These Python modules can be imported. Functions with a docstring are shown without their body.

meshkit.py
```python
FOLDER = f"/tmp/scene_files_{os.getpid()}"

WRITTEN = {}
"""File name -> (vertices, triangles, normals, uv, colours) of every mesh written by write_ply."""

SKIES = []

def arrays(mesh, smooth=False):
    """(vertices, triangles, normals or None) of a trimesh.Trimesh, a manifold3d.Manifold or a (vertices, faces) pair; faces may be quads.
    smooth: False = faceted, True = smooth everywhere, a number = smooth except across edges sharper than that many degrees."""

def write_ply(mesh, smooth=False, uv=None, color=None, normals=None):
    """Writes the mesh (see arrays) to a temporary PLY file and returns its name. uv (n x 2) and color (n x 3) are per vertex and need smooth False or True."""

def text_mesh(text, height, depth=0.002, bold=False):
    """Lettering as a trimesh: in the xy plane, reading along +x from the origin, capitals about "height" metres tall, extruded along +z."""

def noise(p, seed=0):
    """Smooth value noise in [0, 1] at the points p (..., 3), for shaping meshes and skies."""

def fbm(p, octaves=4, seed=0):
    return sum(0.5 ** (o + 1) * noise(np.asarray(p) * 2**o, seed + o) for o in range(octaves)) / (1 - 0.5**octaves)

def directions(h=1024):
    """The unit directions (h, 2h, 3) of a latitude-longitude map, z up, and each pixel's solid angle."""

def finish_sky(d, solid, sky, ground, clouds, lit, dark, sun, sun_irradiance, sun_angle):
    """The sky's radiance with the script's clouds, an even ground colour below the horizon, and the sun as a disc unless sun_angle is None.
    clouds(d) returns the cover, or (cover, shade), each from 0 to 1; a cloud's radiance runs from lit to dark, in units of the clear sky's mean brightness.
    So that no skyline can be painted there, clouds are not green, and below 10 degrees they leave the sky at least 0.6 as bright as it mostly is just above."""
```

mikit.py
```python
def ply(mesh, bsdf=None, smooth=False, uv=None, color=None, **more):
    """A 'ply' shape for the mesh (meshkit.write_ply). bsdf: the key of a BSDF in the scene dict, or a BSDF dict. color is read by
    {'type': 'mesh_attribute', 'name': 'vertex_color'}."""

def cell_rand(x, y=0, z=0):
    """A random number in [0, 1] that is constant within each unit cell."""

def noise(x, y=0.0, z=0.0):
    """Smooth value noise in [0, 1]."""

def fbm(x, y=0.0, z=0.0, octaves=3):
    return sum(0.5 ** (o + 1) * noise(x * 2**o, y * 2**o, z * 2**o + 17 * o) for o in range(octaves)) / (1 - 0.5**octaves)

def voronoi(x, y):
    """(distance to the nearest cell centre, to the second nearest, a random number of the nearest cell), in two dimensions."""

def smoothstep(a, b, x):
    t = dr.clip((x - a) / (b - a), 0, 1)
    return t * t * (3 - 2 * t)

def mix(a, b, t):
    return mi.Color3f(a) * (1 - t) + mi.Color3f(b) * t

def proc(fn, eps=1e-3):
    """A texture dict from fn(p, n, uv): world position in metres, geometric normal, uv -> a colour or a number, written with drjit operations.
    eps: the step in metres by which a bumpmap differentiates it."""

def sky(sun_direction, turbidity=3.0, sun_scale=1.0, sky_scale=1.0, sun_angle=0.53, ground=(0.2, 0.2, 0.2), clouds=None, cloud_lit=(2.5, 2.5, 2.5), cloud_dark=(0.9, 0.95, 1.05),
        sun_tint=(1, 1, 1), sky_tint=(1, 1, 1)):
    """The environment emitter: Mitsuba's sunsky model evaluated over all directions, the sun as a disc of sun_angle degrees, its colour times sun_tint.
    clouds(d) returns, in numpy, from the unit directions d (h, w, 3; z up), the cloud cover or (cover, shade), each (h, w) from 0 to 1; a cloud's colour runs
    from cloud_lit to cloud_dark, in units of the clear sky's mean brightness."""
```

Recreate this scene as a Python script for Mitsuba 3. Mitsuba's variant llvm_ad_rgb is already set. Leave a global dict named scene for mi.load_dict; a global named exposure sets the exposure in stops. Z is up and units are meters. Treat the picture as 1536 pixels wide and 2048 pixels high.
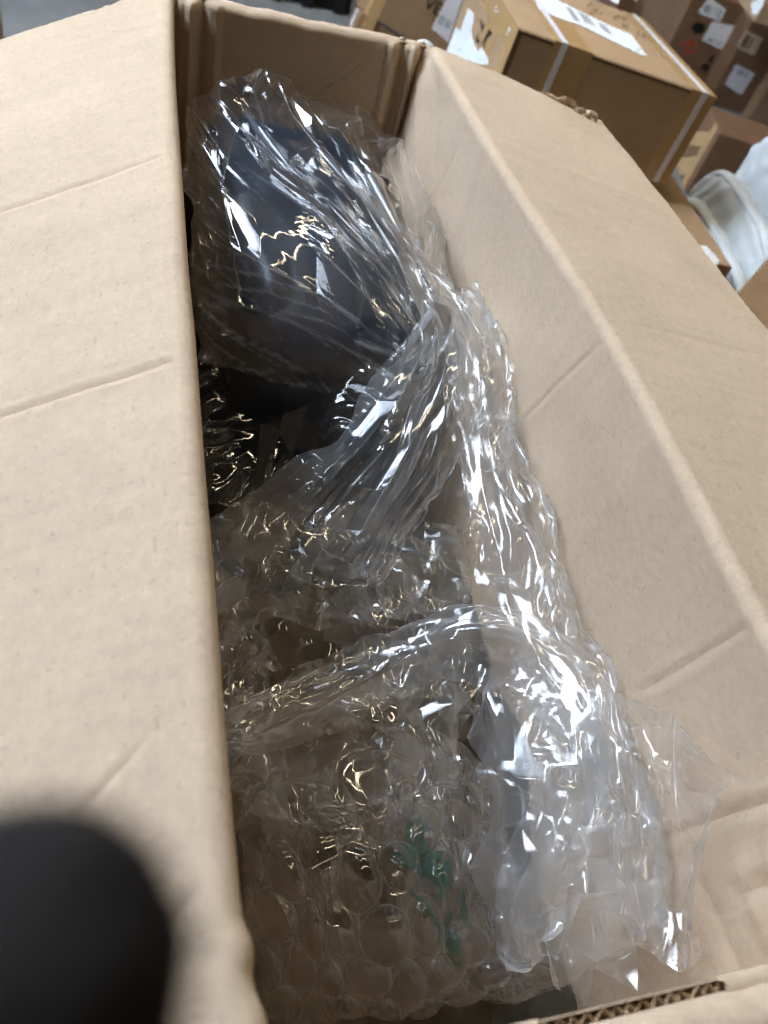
import math
import numpy as np
import trimesh
import mitsuba as mi
import mikit
import meshkit
import drjit as dr
from mikit import ply, proc, noise, fbm, voronoi, smoothstep, mix
from scipy.interpolate import PchipInterpolator, CubicSpline
from scipy.spatial.transform import Rotation

T = mi.ScalarTransform4f
scene, labels = {}, {}

# ------------------------------------------------------------------ camera, light, exposure
CAM = np.array([-0.04702475, -0.01405426, 1.16928199])
RIGHT, DOWN, FWD = Rotation.from_rotvec([2.4310453, -0.13677048, 0.39135977]).as_matrix()
F = 1500.0                               # focal length in pixels of the 1536 x 2048 photograph
cam_m = np.eye(4)
cam_m[:3, 0], cam_m[:3, 1], cam_m[:3, 2], cam_m[:3, 3] = -RIGHT, -DOWN, FWD, CAM
scene['camera'] = dict(type='thinlens', fov=float(np.degrees(2 * np.arctan(768 / F))), fov_axis='x',
                       to_world=T(cam_m), aperture_radius=0.0028, focus_distance=0.80, near_clip=0.01, far_clip=60.0)
exposure = 0.25


def lamp(key, centre, size, aim, radiance, label, cat, group=None):
    """A flat lamp: a housing of its own with a glowing diffuser that faces aim."""
    z = np.asarray(aim, float) / np.linalg.norm(aim)
    x = np.cross([0, 1, 0.1], z); x /= np.linalg.norm(x); y = np.cross(z, x)
    m = np.eye(4); m[:3, 0], m[:3, 1], m[:3, 2], m[:3, 3] = x, y, z, centre
    hx, hy = size[0] / 2, size[1] / 2
    rr, gg, bb = map(float, radiance)

    def glow(p, n, uv):                     # a frosted diffuser: full in the middle, fading to its frame
        f = smoothstep(0., .42, uv.x) * smoothstep(0., .42, 1 - uv.x) * smoothstep(0., .42, uv.y) * smoothstep(0., .42, 1 - uv.y)
        f = .12 + .88 * f
        return mi.Color3f(rr * f, gg * f, bb * f)

    scene[key + '__diffuser'] = dict(type='rectangle', to_world=T(m @ np.diag([hx, hy, 1, 1])),
                                     emitter=dict(type='area', radiance=proc(glow)), bsdf=dict(type='ref', id='m_white'))
    b = trimesh.creation.box((size[0] + .06, size[1] + .06, .08)); b.apply_translation([0, 0, -.045]); b.apply_transform(m)
    scene[key + '__housing'] = ply(b, 'm_white')
    labels[key] = dict(label=label, category=cat, **({'group': group} if group else {}))


COOL, WARM = np.array([.83, .98, 1.19]), np.array([1.22, 1.0, .66])
scene['m_white'] = dict(type='twosided', bsdf=dict(type='diffuse', reflectance=dict(type='rgb', value=[.75, .75, .74])))
lamp('skylight', (-2.4, 2.5, 3.7), (2.0, 2.8), (.63, -.40, -.72), COOL * 34.0, 'long cool skylight high over the left side of the store', 'skylight')
lamp('loading_gate', (1.2, 8.6, 2.6), (3.6, 2.4), (-.05, -1, -.12), COOL * 13.0, 'wide daylight gate standing open at the far end of the store', 'gate')
k = 0
for x, xn in ((-.1, 'left'), (.8, 'middle'), (1.7, 'right')):
    for y, yn in ((.7, 'near'), (1.9, 'middle'), (3.0, 'far')):
        lamp('warm_ceiling_light' + (f'_{k:03d}' if k else ''), (x, y + .15 * (x > 0), 3.7), (1.0, .13), (0, 0, -1), WARM * 22,
             f'narrow warm white ceiling strip, {xn} column and {yn} row of nine', 'ceiling light', 'warm white ceiling strips')
        k += 1

# ------------------------------------------------------------------ helpers
W, L, H = 0.46, 1.42845647, 0.72        # the open box: inner width, inner length, rim height


def ray(px, py):
    return RIGHT * ((px - 768) / F) + DOWN * ((py - 1024) / F) + FWD


def at(px, py, z=None, y=None, x=None):
    """The point of the photograph's pixel on the plane z (or y, or x) = constant."""
    d = ray(px, py)
    k, v = (2, z) if z is not None else (1, y) if y is not None else (0, x)
    return CAM + d * ((v - CAM[k]) / d[k])


def grid_mesh(G, closed=False):
    n, m = G.shape[:2]
    i, j = np.meshgrid(np.arange(n - 1), np.arange(m if closed else m - 1), indexing='ij')
    j2 = (j + 1) % m
    a, b, c, d = i * m + j, i * m + j2, (i + 1) * m + j2, (i + 1) * m + j
    f = np.stack([a, b, c, a, c, d], -1).reshape(-1, 3)
    return trimesh.Trimesh(G.reshape(-1, 3), f, process=False)


def grid_normals(G):
    du, dv = np.gradient(G, axis=0), np.gradient(G, axis=1)
    n = np.cross(du, dv)
    return n / np.maximum(np.linalg.norm(n, axis=-1, keepdims=True), 1e-12)


def slab(G, thick, flip=False):
    """A sheet with thickness: the grid, its offset copy, and the four edges."""
    N = grid_normals(G) * (-1 if flip else 1)
    B = G - N * thick
    top, bot = grid_mesh(G), grid_mesh(B)
    if not flip:
        bot.faces = bot.faces[:, ::-1]
    else:
        top.faces = top.faces[:, ::-1]
    parts = [top, bot]
    for a, b in ((G[0], B[0]), (G[-1], B[-1]), (G[:, 0], B[:, 0]), (G[:, -1], B[:, -1])):
        parts.append(grid_mesh(np.stack([a, b])))
    return trimesh.util.concatenate(parts)


def tri(x):
    return 2 * np.abs(x - np.floor(x) - .5) * 2 - 1      # -1 .. 1, slope +-4


def vnoise(*c, seed=0):
    return meshkit.noise(np.stack(np.broadcast_arrays(*c), -1), seed) * 2 - 1


def crumple(s, t, seed, lam, slope, angle=None, spread=180., n=3, warp=.35):
    """Faceted relief like creased film: folded triangle waves in random directions. s, t in metres."""
    rng = np.random.default_rng(seed)
    h = np.zeros_like(s)
    for k in range(n):
        a = np.radians(rng.uniform(-spread, spread) / 2 + (0 if angle is None else angle) + (k * 180 / n if angle is None else 0))
        l = lam * rng.uniform(.6, 1.5)
        w = vnoise(s / (l * 2.3), t / (l * 2.3), s * 0 + k, seed=seed + 7 * k) * warp * l * 1.4
        x = (s * np.cos(a) + t * np.sin(a) + w) / l
        x = x + .3 * vnoise(x * .9, x * 0, x * 0, seed=seed + 91 + k)
        amp = .5 + .5 * vnoise(s / (l * 3), t / (l * 3), s * 0 + 5, seed=seed + 31 + k)
        h += amp * tri(x + rng.uniform()) * l * slope / 4
    return h


def add(key, mesh, bsdf, smooth=30, **lab):
    scene[key] = ply(mesh, bsdf, smooth=smooth)
    if lab:
        labels[key] = lab


# ------------------------------------------------------------------ materials
def kraft(name, base, tone=.08, rough=.75, flute=None, spec=.25):
    base = np.array(base)

    def col(p, n, uv):
        m = fbm(p.x * 9 + 3, p.y * 9, p.z * 9, 3) - .5
        g = noise(p.x * 420, p.y * 420, p.z * 420) - .5
        f = noise(p.x * 150, p.y * 150, p.z * 150 + 9) - .5
        sp = smoothstep(.80, .9, noise(p.x * 260 + 31, p.y * 260, p.z * 260)) * .16
        fl = (noise(p.y * 118, p.x * 3, p.z * 3) - .5) * .045 + (noise(p.y * 30, p.x * 1.2 + 5, p.z * 1.2) - .5) * .05
        fib = smoothstep(.74, .86, noise(p.x * 95 + p.y * 40, p.y * 330 - p.x * 60, p.z * 200 + 77)) * .028
        fib2 = smoothstep(.78, .88, noise(p.x * 340 + 5, p.y * 90, p.z * 340 + 7)) * .035
        k = 1 + tone * 2.0 * m + .10 * g + .09 * f - sp * .8 + fl - fib + fib2
        return mi.Color3f(*[float(b) for b in base]) * k

    def bump(p, n, uv):
        return noise(p.x * 520, p.y * 520, p.z * 520) * .0001 + fbm(p.x * 45, p.y * 45, p.z * 45, 2) * .0004

    scene[name] = dict(type='twosided', bsdf=dict(type='bumpmap', arbitrary=proc(bump, 8e-4), scale=1.0,
                       bsdf=dict(type='principled', base_color=proc(col), roughness=rough, specular=spec)))


def plain(name, rgb, rough=.6, spec=.3, **kw):
    scene[name] = dict(type='twosided', bsdf=dict(type='principled', base_color=dict(type='rgb', value=list(map(float, rgb))), roughness=rough, specular=spec, **kw))


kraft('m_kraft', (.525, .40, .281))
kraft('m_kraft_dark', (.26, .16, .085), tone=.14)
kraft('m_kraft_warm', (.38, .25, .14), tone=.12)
kraft('m_kraft_red', (.175, .095, .05), tone=.14)  # red-brown, darkened to put the shade over the stacked cartons into the colour
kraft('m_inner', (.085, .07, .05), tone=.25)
plain('m_tape', (.46, .29, .13), .18, .5)
plain('m_strap', (.70, .69, .72), .4)
plain('m_paper', (.78, .80, .80), .6)
plain('m_ink', (.03, .03, .035), .6)
plain('m_grey_ink', (.30, .31, .33), .6)
plain('m_red', (.42, .05, .03), .6)
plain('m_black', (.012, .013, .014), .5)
plain('m_foam', (.62, .65, .65), .6, .3)
plain('m_rubber', (.014, .0125, .012), .8, .12)
plain('m_flute', (.13, .075, .04), .8)


def floor_col(p, n, uv):
    return mi.Color3f(.16, .16, .155) * (1 + .5 * (fbm(p.x * 3, p.y * 3, 0., 3) - .5) + .12 * (noise(p.x * 60, p.y * 60) - .5))


scene['m_floor'] = dict(type='twosided', bsdf=dict(type='principled', base_color=proc(floor_col), roughness=.85, specular=.1))


def cushion_col(p, n, uv):
    return mi.Color3f(.006, .0125, .026) * (1 + .15 * (noise(p.x * 300, p.y * 300, p.z * 300) - .5))


scene['m_navy'] = dict(type='twosided', bsdf=dict(type='principled', base_color=proc(cushion_col), roughness=.42, specular=.4))


def film(name, tint):
    """Thin clear film; uv.x is how milky it is at a point: a little everywhere, more where it is creased (stress whitening) or doubled."""
    scene[name] = dict(type='blendbsdf', weight=proc(lambda p, n, uv: uv.x), a=dict(type='thindielectric', int_ior=1.5),
                       b=dict(type='principledthin', base_color=dict(type='rgb', value=list(tint)), roughness=.35, diff_trans=1.0, spec_trans=0.0, eta=1.5))


film('m_film', (.80, .88, .96))
scene['m_film_green'] = dict(type='blendbsdf', weight=.36, a=dict(type='thindielectric', int_ior=1.5),
                             b=dict(type='principledthin', base_color=dict(type='rgb', value=[.0, .15, .12]), roughness=.35, diff_trans=1.0, spec_trans=0.0, eta=1.5))
HAZE = {'m_film': .022, 'm_film_mid': .026, 'm_film_hazy': .085, 'm_film_thick': .08, 'm_film_band': .075}

# ------------------------------------------------------------------ the setting
g = trimesh.creation.box((30, 30, .1)); g.apply_translation([2, 5, -.05])
add('floor', g, 'm_floor', False, kind='structure', label='grey concrete warehouse floor behind and around the boxes', category='floor')

# ------------------------------------------------------------------ the open box
labels['cardboard_box'] = dict(label='large open kraft cardboard box in the foreground, holding clear plastic film', category='cardboard box')
TH = .006


def rim_offset_left(y):
    ys = [-.2, .0, .025, .040, .047, .058, .075, .096, .2, .3, .417, .542, .701, 1.05, 1.43]
    xs = [.004, .011, .010, .0055, .0045, .0062, .002, .0012, 0, 0, -.001, -.001, -.003, -.003, .003]
    return PchipInterpolator(ys, xs)(y)


def rim_offset_right(y):
    ys = [-.2, 0, .23, .38, .629, 1.015, 1.43]
    xs = [-.01, -.008, -.006, .003, .014, .002, 0]
    return PchipInterpolator(ys, xs)(y)


def groove(y, x, y0, slant, width, depth, x0, x1):
    m = np.clip((x - x0) / .03, 0, 1) * np.clip((x1 - x) / .03, 0, 1)
    d = (y - y0 - slant * x + .0012 * vnoise(x * 25, y * 0, y * 0, seed=int(y0 * 999) % 97)) / width
    return -.72 * depth * m * (np.exp(-d * d) - .55 * np.exp(-(d - 1.9) ** 2) - .35 * np.exp(-(d + 1.9) ** 2))


def side_profile(side):
    """A long side of the box: the inner wall going up, a rounded fold at the rim, and the flap leaning outwards and down."""
    ny = 560
    ys = -.004 + (L + .010) * np.linspace(0, 1, ny) ** 1.5
    drop = math.radians(25.3 if side < 0 else 10.0)
    R = .008 if side < 0 else .0065
    wall = np.r_[np.linspace(0, .45, 24), np.linspace(.46, H - R, 90)]
    ang = np.linspace(0, math.pi / 2 + drop, 14)[1:]
    fl = np.r_[np.linspace(.0, .04, 16)[1:], np.linspace(.042, .385, 150)]
    X, Z, K = [], [], []
    for z in wall: X.append(0.); Z.append(z); K.append(0)
    for a in ang: X.append(R - R * math.cos(a)); Z.append(H - R + R * math.sin(a)); K.append(1)
    dx, dz = math.cos(drop), -math.sin(drop)
    for f_ in fl: X.append(X[len(wall) + len(ang) - 1] + dx * f_); Z.append(Z[len(wall) + len(ang) - 1] + dz * f_); K.append(2)
    X, Z, K = map(np.array, (X, Z, K))
    u = np.r_[np.full(len(wall) + len(ang), 0.), fl]
    Y, U = np.meshgrid(ys, u, indexing='ij')
    Xg, Zg = np.broadcast_to(X, Y.shape).copy(), np.broadcast_to(Z, Y.shape).copy()
    Yg = Y.copy()
    below = np.broadcast_to(wall[-1] - np.where(K == 0, Z, wall[-1]), Y.shape)
    isw = np.broadcast_to(K == 0, Y.shape)
    isf = np.broadcast_to(K == 2, Y.shape)
    hw = np.zeros_like(Y); hf = np.zeros_like(Y)
    # slow waves and rows of faint flutes
    hf += isf * (.003 * vnoise(Y * 4, U * 5, Y * 0, seed=3 + side) + .0012 * vnoise(Y * 14, U * 10, Y * 0, seed=5)) * np.clip(U / .05, 0, 1)
    hf += isf * .00007 * np.sin(Y * 2 * math.pi / .0085)
    hw += isw * (.006 * vnoise(Y * 3, Zg * 4, Y * 0, seed=13) + .0015 * vnoise(Y * 15, Zg * 8, Y * 0, seed=15)) * np.clip(below / .08, 0, 1)
    hw += isw * .00007 * np.sin(Y * 2 * math.pi / .0085)
    if side < 0:
        for y0, sl, w, d, a, b in ((.889, -.10, .0045, .0024, -.01, .40), (.522, -.045, .0045, .0026, -.02, .45), (.204, -.80, .0042, .0020, .02, .14), (.0927, -.80, .005, .0036, -.005, .08),
                                   (.36, -.05, .006, .0005, .0, .5), (1.06, -.08, .007, .0004, .02, .5)):
            hf += isf * groove(Y, U, y0, sl, w, d, a, b)
        # small diagonal wrinkle by the far corner
        dd = (Y - (1.30 + .55 * (U - .03))) / .006
        hf += isf * .0014 * np.exp(-dd * dd) * np.clip((.11 - U) / .03, 0, 1) * np.clip(U / .02, 0, 1)
    else:
        for y0, sl, w, d, a, b in ((1.05, .11, .006, .0006, .02, .5), (.642, .10, .006, .0006, .0, .5), (.80, .1, .008, .0004, .05, .5), (1.33, .3, .004, .0012, .03, .14)):
            hf += isf * groove(Y, U, y0, sl, w, d, a, b)
        B = below
        for y0, sl, w, d, a, b in ((.615, .28, .0045, .0011, -.02, .20), (.232, .14, .005, .0017, -.02, .18), (1.16, .3, .006, .0012, .02, .2), (.10, .12, .006, .003, .04, .30), (.05, .05, .008, .004, .02, .16)):
            hw += isw * groove(Y, B, y0, sl, w, d, a, b)
        # bulge of the wall beside the far corner, creased from the corner downwards
        q = np.clip((Y - (1.36 - 1.1 * B)) / .10, 0, 1)
        hw += isw * .016 * q * np.clip(B / .03, 0, 1)
        # vertical buckle low in the near corner
        for zz, am in ((.58, .004), (.52, -.003)):
            hw += isw * am * np.exp(-((Zg - zz) / .012) ** 2) * np.exp(-((Y - .03) / .05) ** 2)
    Xg = Xg - hw                        # towards the inside is -X in profile coordinates
    Xg += hf * math.sin(drop); Zg += hf * math.cos(drop)
    # worn rim
    rimw = np.exp(-((U) / .02) ** 2) * isf + np.exp(-(below / .02) ** 2) * (1 - isf)
    Zg += rimw * .0005 * vnoise(Y * 30, Y * 0, Y * 0, seed=23)
    # torn far edge and ragged outer edge of the flap
    edge = np.clip((Y - (L - .03)) / .036, 0, 1)
    Yg += isf * edge * (.004 * vnoise(U * 22, U * 0, U * 0, seed=31 + side) + .0035 * tri(U * 31 + .3 * vnoise(U * 60, U * 0, U * 0, seed=2)) * (vnoise(U * 12, U * 0, U * 0, seed=8) > .1))
    out = np.clip((U - .36) / .025, 0, 1) * isf
    Xg += out * (.003 * vnoise(Y * 25, Y * 0, Y * 0, seed=41) + .001 * vnoise(Y * 120, Y * 0, Y * 0, seed=42)) + out * .002 * np.sin(Y * 6)
    if side > 0:
        Xg += isf * U / .385 * np.interp(Y, [.5, .63, .80, 1.0, 1.243, 1.43], [0, -.004, -.014, 0, 0, .0])
    if side < 0:
        Xw = -Xg + rim_offset_left(Y) * np.clip(1 - below / .25, 0, 1)
    else:
        Xw = W + Xg + rim_offset_right(Y) * np.clip(1 - below / .4, 0, 1)
    G = np.stack([Xw, Yg, Zg], -1)
    cut = len(wall) - 3
    return G[:, :cut + 1], G[:, cut:]


for k, side in enumerate((-1, 1)):
    wallG, flapG = side_profile(side)
    sfx = ('', '_001')[k]
    add('cardboard_box__side_wall' + sfx, slab(wallG, TH, flip=side < 0), 'm_kraft', 40)
    add('cardboard_box__long_flap' + sfx, slab(flapG, TH, flip=side < 0), 'm_kraft', 40)
labels['cardboard_box__long_flap'] = dict(label='pale long flap sloping out to the left, crossed by two pressed creases')
labels['cardboard_box__long_flap_001'] = dict(label='long flap folded out to the right, torn along its far edge')

# far end wall: pleated near both corners, its flap folded back over
nx = 260
xs = np.linspace(.001, W - .001, nx)
zs = np.r_[np.linspace(0, .35, 16), np.linspace(.37, H - .012, 70)]
ang = np.linspace(0, math.radians(165), 14)[1:]
prof = [(0., z) for z in zs] + [(.018 - .018 * math.cos(a), H - .012 + .012 * math.sin(a)) for a in ang] + [(.036 + .02 * q, H - .012 - .3 * q) for q in np.linspace(.02, 1, 14)]
prof = np.array(prof)
Xg, _ = np.meshgrid(xs, prof[:, 0], indexing='ij')
Yp, Zp = np.broadcast_to(prof[:, 0], Xg.shape).copy(), np.broadcast_to(prof[:, 1], Xg.shape).copy()
inner = np.broadcast_to(np.arange(len(prof)) < len(zs) + 4, Xg.shape)
pl = np.zeros_like(Xg)
for x0, w, a in ((.012, .006, .014), (.035, .007, -.012), (.056, .007, .010), (.078, .008, -.006), (.385, .007, -.008), (.405, .006, .013), (.424, .005, -.013), (.443, .006, .014)):
    pl += a * np.maximum(0, 1 - np.abs(Xg - x0 - .01 * (H - Zp)) / (w * 1.5))
pl += .004 * vnoise(Xg * 8, Zp * 6, Xg * 0, seed=61)
cr = (Zp - (.60 + (Xg - .25) * .9)) / .004
pl += -.002 * np.exp(-cr * cr) * (Xg > .2) * (Xg < .37)
Yw = L + Yp + pl * inner
Zp += .0025 * vnoise(Xg * 30, Xg * 0, Xg * 0, seed=71) * (Zp > H - .04) + .004 * np.clip((Zp - .5) / .2, 0, 1) * vnoise(Xg * 7, Xg * 0, Xg * 0, seed=72)
add('cardboard_box__end_wall', slab(np.stack([Xg, Yw, Zp], -1), TH), 'm_kraft', 40)

# near end wall: inner liner, open flutes and outer liner that rolls over into the hanging flap
xs = np.linspace(-.004, W + .004, 160)
zs = np.linspace(0, H - .002, 60)
Xg, Zg = np.meshgrid(xs, zs, indexing='ij')
Yg = .003 * vnoise(Xg * 6, Zg * 6, Xg * 0, seed=81) * np.clip((H - Zg) / .05, 0, 1)
Zg = Zg + (Zg > H - .02) * .0012 * vnoise(Xg * 90, Xg * 0, Xg * 0, seed=82)
add('cardboard_box__end_wall_001', slab(np.stack([Xg, Yg, Zg], -1), .0009, flip=True), 'm_kraft', 40)
fx = np.arange(.150, .290, .0045)
zig = []
for i in range(len(fx) - 1):
    a, b = (fx[i], -.0014 if i % 2 else -.0068), (fx[i + 1], -.0068 if i % 2 else -.0014)
    zig.append(np.array([[a[0], a[1]], [b[0], b[1]]]))
zz = np.concatenate([[q[0] for q in zig], [zig[-1][1]]])
rng = np.random.default_rng(4)
GZ = np.zeros((len(zz), 8, 3))
for i, q in enumerate(zz):
    GZ[i, :, 0] = q[0] + rng.normal() * .0008; GZ[i, :, 1] = q[1]; GZ[i, :, 2] = np.linspace(.45, H - .001 - rng.uniform() * .004, 8)
add('cardboard_box__fluting', slab(GZ, .0007), 'm_kraft_warm', False)
prof = [(-.0077, z) for z in np.linspace(.45, H - .003, 20)]
prof += [(-.0077 - .014 * (1 - math.cos(a)), H - .003 + .010 * math.sin(a)) for a in np.linspace(.1, math.pi / 2, 8)]
prof += [(-.0225 - .016 * math.sin(a), H + .007 - .018 * (1 - math.cos(a))) for a in np.linspace(.1, math.pi / 2 + .1, 10)]
prof += [(-.0385 - .02 * q, H - .012 - .33 * q) for q in np.linspace(.03, 1, 14)]
prof = np.array(prof)
Xg, Yp = np.meshgrid(xs, prof[:, 0], indexing='ij')
Zp = np.broadcast_to(prof[:, 1], Xg.shape) + .002 * vnoise(Xg * 25, Yp * 40, Xg * 0, seed=84) + .0012 * vnoise(Xg * 80, Yp * 90, Xg * 0, seed=85)
add('cardboard_box__end_flap', slab(np.stack([Xg, Yp, Zp], -1), .001), 'm_kraft', 40)
# torn liner that still bridges the flutes left and right of the open stretch
for k, (a, b) in enumerate(((-.004, .158), (.279, W))):
    xx = np.linspace(a, b, 50); yy = np.linspace(.0005, -.010, 8)
    Xg, Yg = np.meshgrid(xx, yy, indexing='ij')
    rag = .006 * vnoise(yy * 900, yy * 0, yy * 0, seed=7 + k)
    Xg = Xg + (rag[None] * ((Xg > .15) & (Xg < .29)))
    Zg = H - .0005 + .002 * np.sin(np.clip((.0005 - Yg) / .0105, 0, 1) * math.pi) + .0008 * vnoise(Xg * 60, Yg * 60, Xg * 0, seed=5)
    add('cardboard_box__rim_liner' + ('', '_001')[k], slab(np.stack([Xg, Yg, Zg], -1), .0008), 'm_kraft', 40)
def curl(part, px, z0, length, roll, seed, side):
    """A strip of torn liner lifted off the flap's edge and rolled back."""
    o_ = at(*px, z=z0)
    uu, vv = np.meshgrid(np.linspace(0, 1, 40), np.linspace(0, 1, 16), indexing='ij')
    ang_ = vv * roll
    rr = .007 * (1 + .5 * vnoise(uu * 5, vv * 0, uu * 0, seed=seed)) * (.35 + .65 * np.sin(math.pi * np.clip(uu * 1.05, 0, 1)))
    X_ = o_[0] + side * (uu - .5) * length
    Y_ = o_[1] - rr * np.sin(ang_) + .004 * vnoise(uu * 9, vv * 2, uu * 0, seed=seed + 1)
    Z_ = o_[2] + rr * (1 - np.cos(ang_)) + .003 * vnoise(uu * 8, vv * 3, uu * 0, seed=seed + 2) - side * (uu - .5) * length * .17
    add('cardboard_box__' + part, slab(np.stack([X_, Y_, Z_], -1), .0008), 'm_kraft', 40)


curl('torn_liner', (1120, 205), .676, .10, 2.6, 3, 1)
curl('torn_liner_001', (1172, 232), .667, .06, 3.2, 5, 1)
b = trimesh.creation.box((W, L, .006)); b.apply_translation([W / 2, L / 2, .004])
add('cardboard_box__base_panel', b, 'm_kraft', False)

# ------------------------------------------------------------------ contents: dark cushion
def superellipsoid(c, r, rot, e1=.5, e2=.5, n=90):
    v, u = np.linspace(-math.pi / 2, math.pi / 2, n), np.linspace(-math.pi, math.pi, 2 * n)
    U, V = np.meshgrid(u, v)
    cp = lambda w, e: np.sign(np.cos(w)) * np.abs(np.cos(w)) ** e
    sp = lambda w, e: np.sign(np.sin(w)) * np.abs(np.sin(w)) ** e
    P = np.stack([r[0] * cp(V, e1) * cp(U, e2), r[1] * cp(V, e1) * sp(U, e2), r[2] * sp(V, e1)], -1)
    return P, U, V


P, U, V = superellipsoid(None, (.165, .30, .20), None, .5, .45, 160)
P = P * (1 + .03 * vnoise(P[..., 0] * 9, P[..., 1] * 9, P[..., 2] * 9, seed=3)[..., None])
P = P * (1 + .10 * vnoise(P[..., 0] * 5, P[..., 1] * 5, P[..., 2] * 5, seed=8) + .035 * np.abs(vnoise(P[..., 0] * 22, P[..., 1] * 12, P[..., 2] * 14, seed=6)))[..., None]
Rm = Rotation.from_euler('xyz', [8, 0, 3], degrees=True).as_matrix()
P = P @ Rm.T + np.array([.215, 1.10, .40])
add('cushion', grid_mesh(P), 'm_navy', True, label='dark navy padded cushion inside the clear bag at the far end of the box', category='cushion')

# ------------------------------------------------------------------ cartons and wrapped goods behind
from shapely.geometry import Polygon, LineString
BOX = {}


def carton(key, corner, rot, w, d, h, mat, parent_label, group=None, bevel=.004):
    """A closed carton. corner: its near, upper, left corner; local x along the near face, y away, z up."""
    Rm = rot if np.ndim(rot) == 2 else Rotation.from_euler('z', rot, degrees=True).as_matrix()
    BOX[key] = (np.asarray(corner, float), Rm, w, d, h)
    pts = []
    for x in (0, w):
        for y in (0, d):
            for z in (-h, 0):
                sx, sy, sz = (1 if x == 0 else -1), (1 if y == 0 else -1), (1 if z < 0 else -1)
                for e in ((0, 1, 1), (1, 0, 1), (1, 1, 0)):
                    pts.append([x + sx * bevel * e[0], y + sy * bevel * e[1], z + sz * bevel * e[2]])
    m = trimesh.convex.convex_hull(np.array(pts))
    m.vertices = m.vertices @ Rm.T + corner
    add(key + '__body', m, mat, False)
    labels[key] = dict(label=parent_label, category='cardboard carton', **({'group': group} if group else {}))


AX = {'front': (0, 2, 1), 'left': (1, 2, 0), 'top': (0, 1, 2)}


def on_face(key, face, px, py):
    """Local (u, v) on a carton's face under a pixel of the photograph."""
    o, Rm, w, d, h = BOX[key]
    dirl, ol = Rm.T @ ray(px, py), Rm.T @ (CAM - o)
    a, b, c = AX[face]
    p = ol + dirl * (-ol[c] / dirl[c])
    return np.array([p[a], p[b]])


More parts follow.
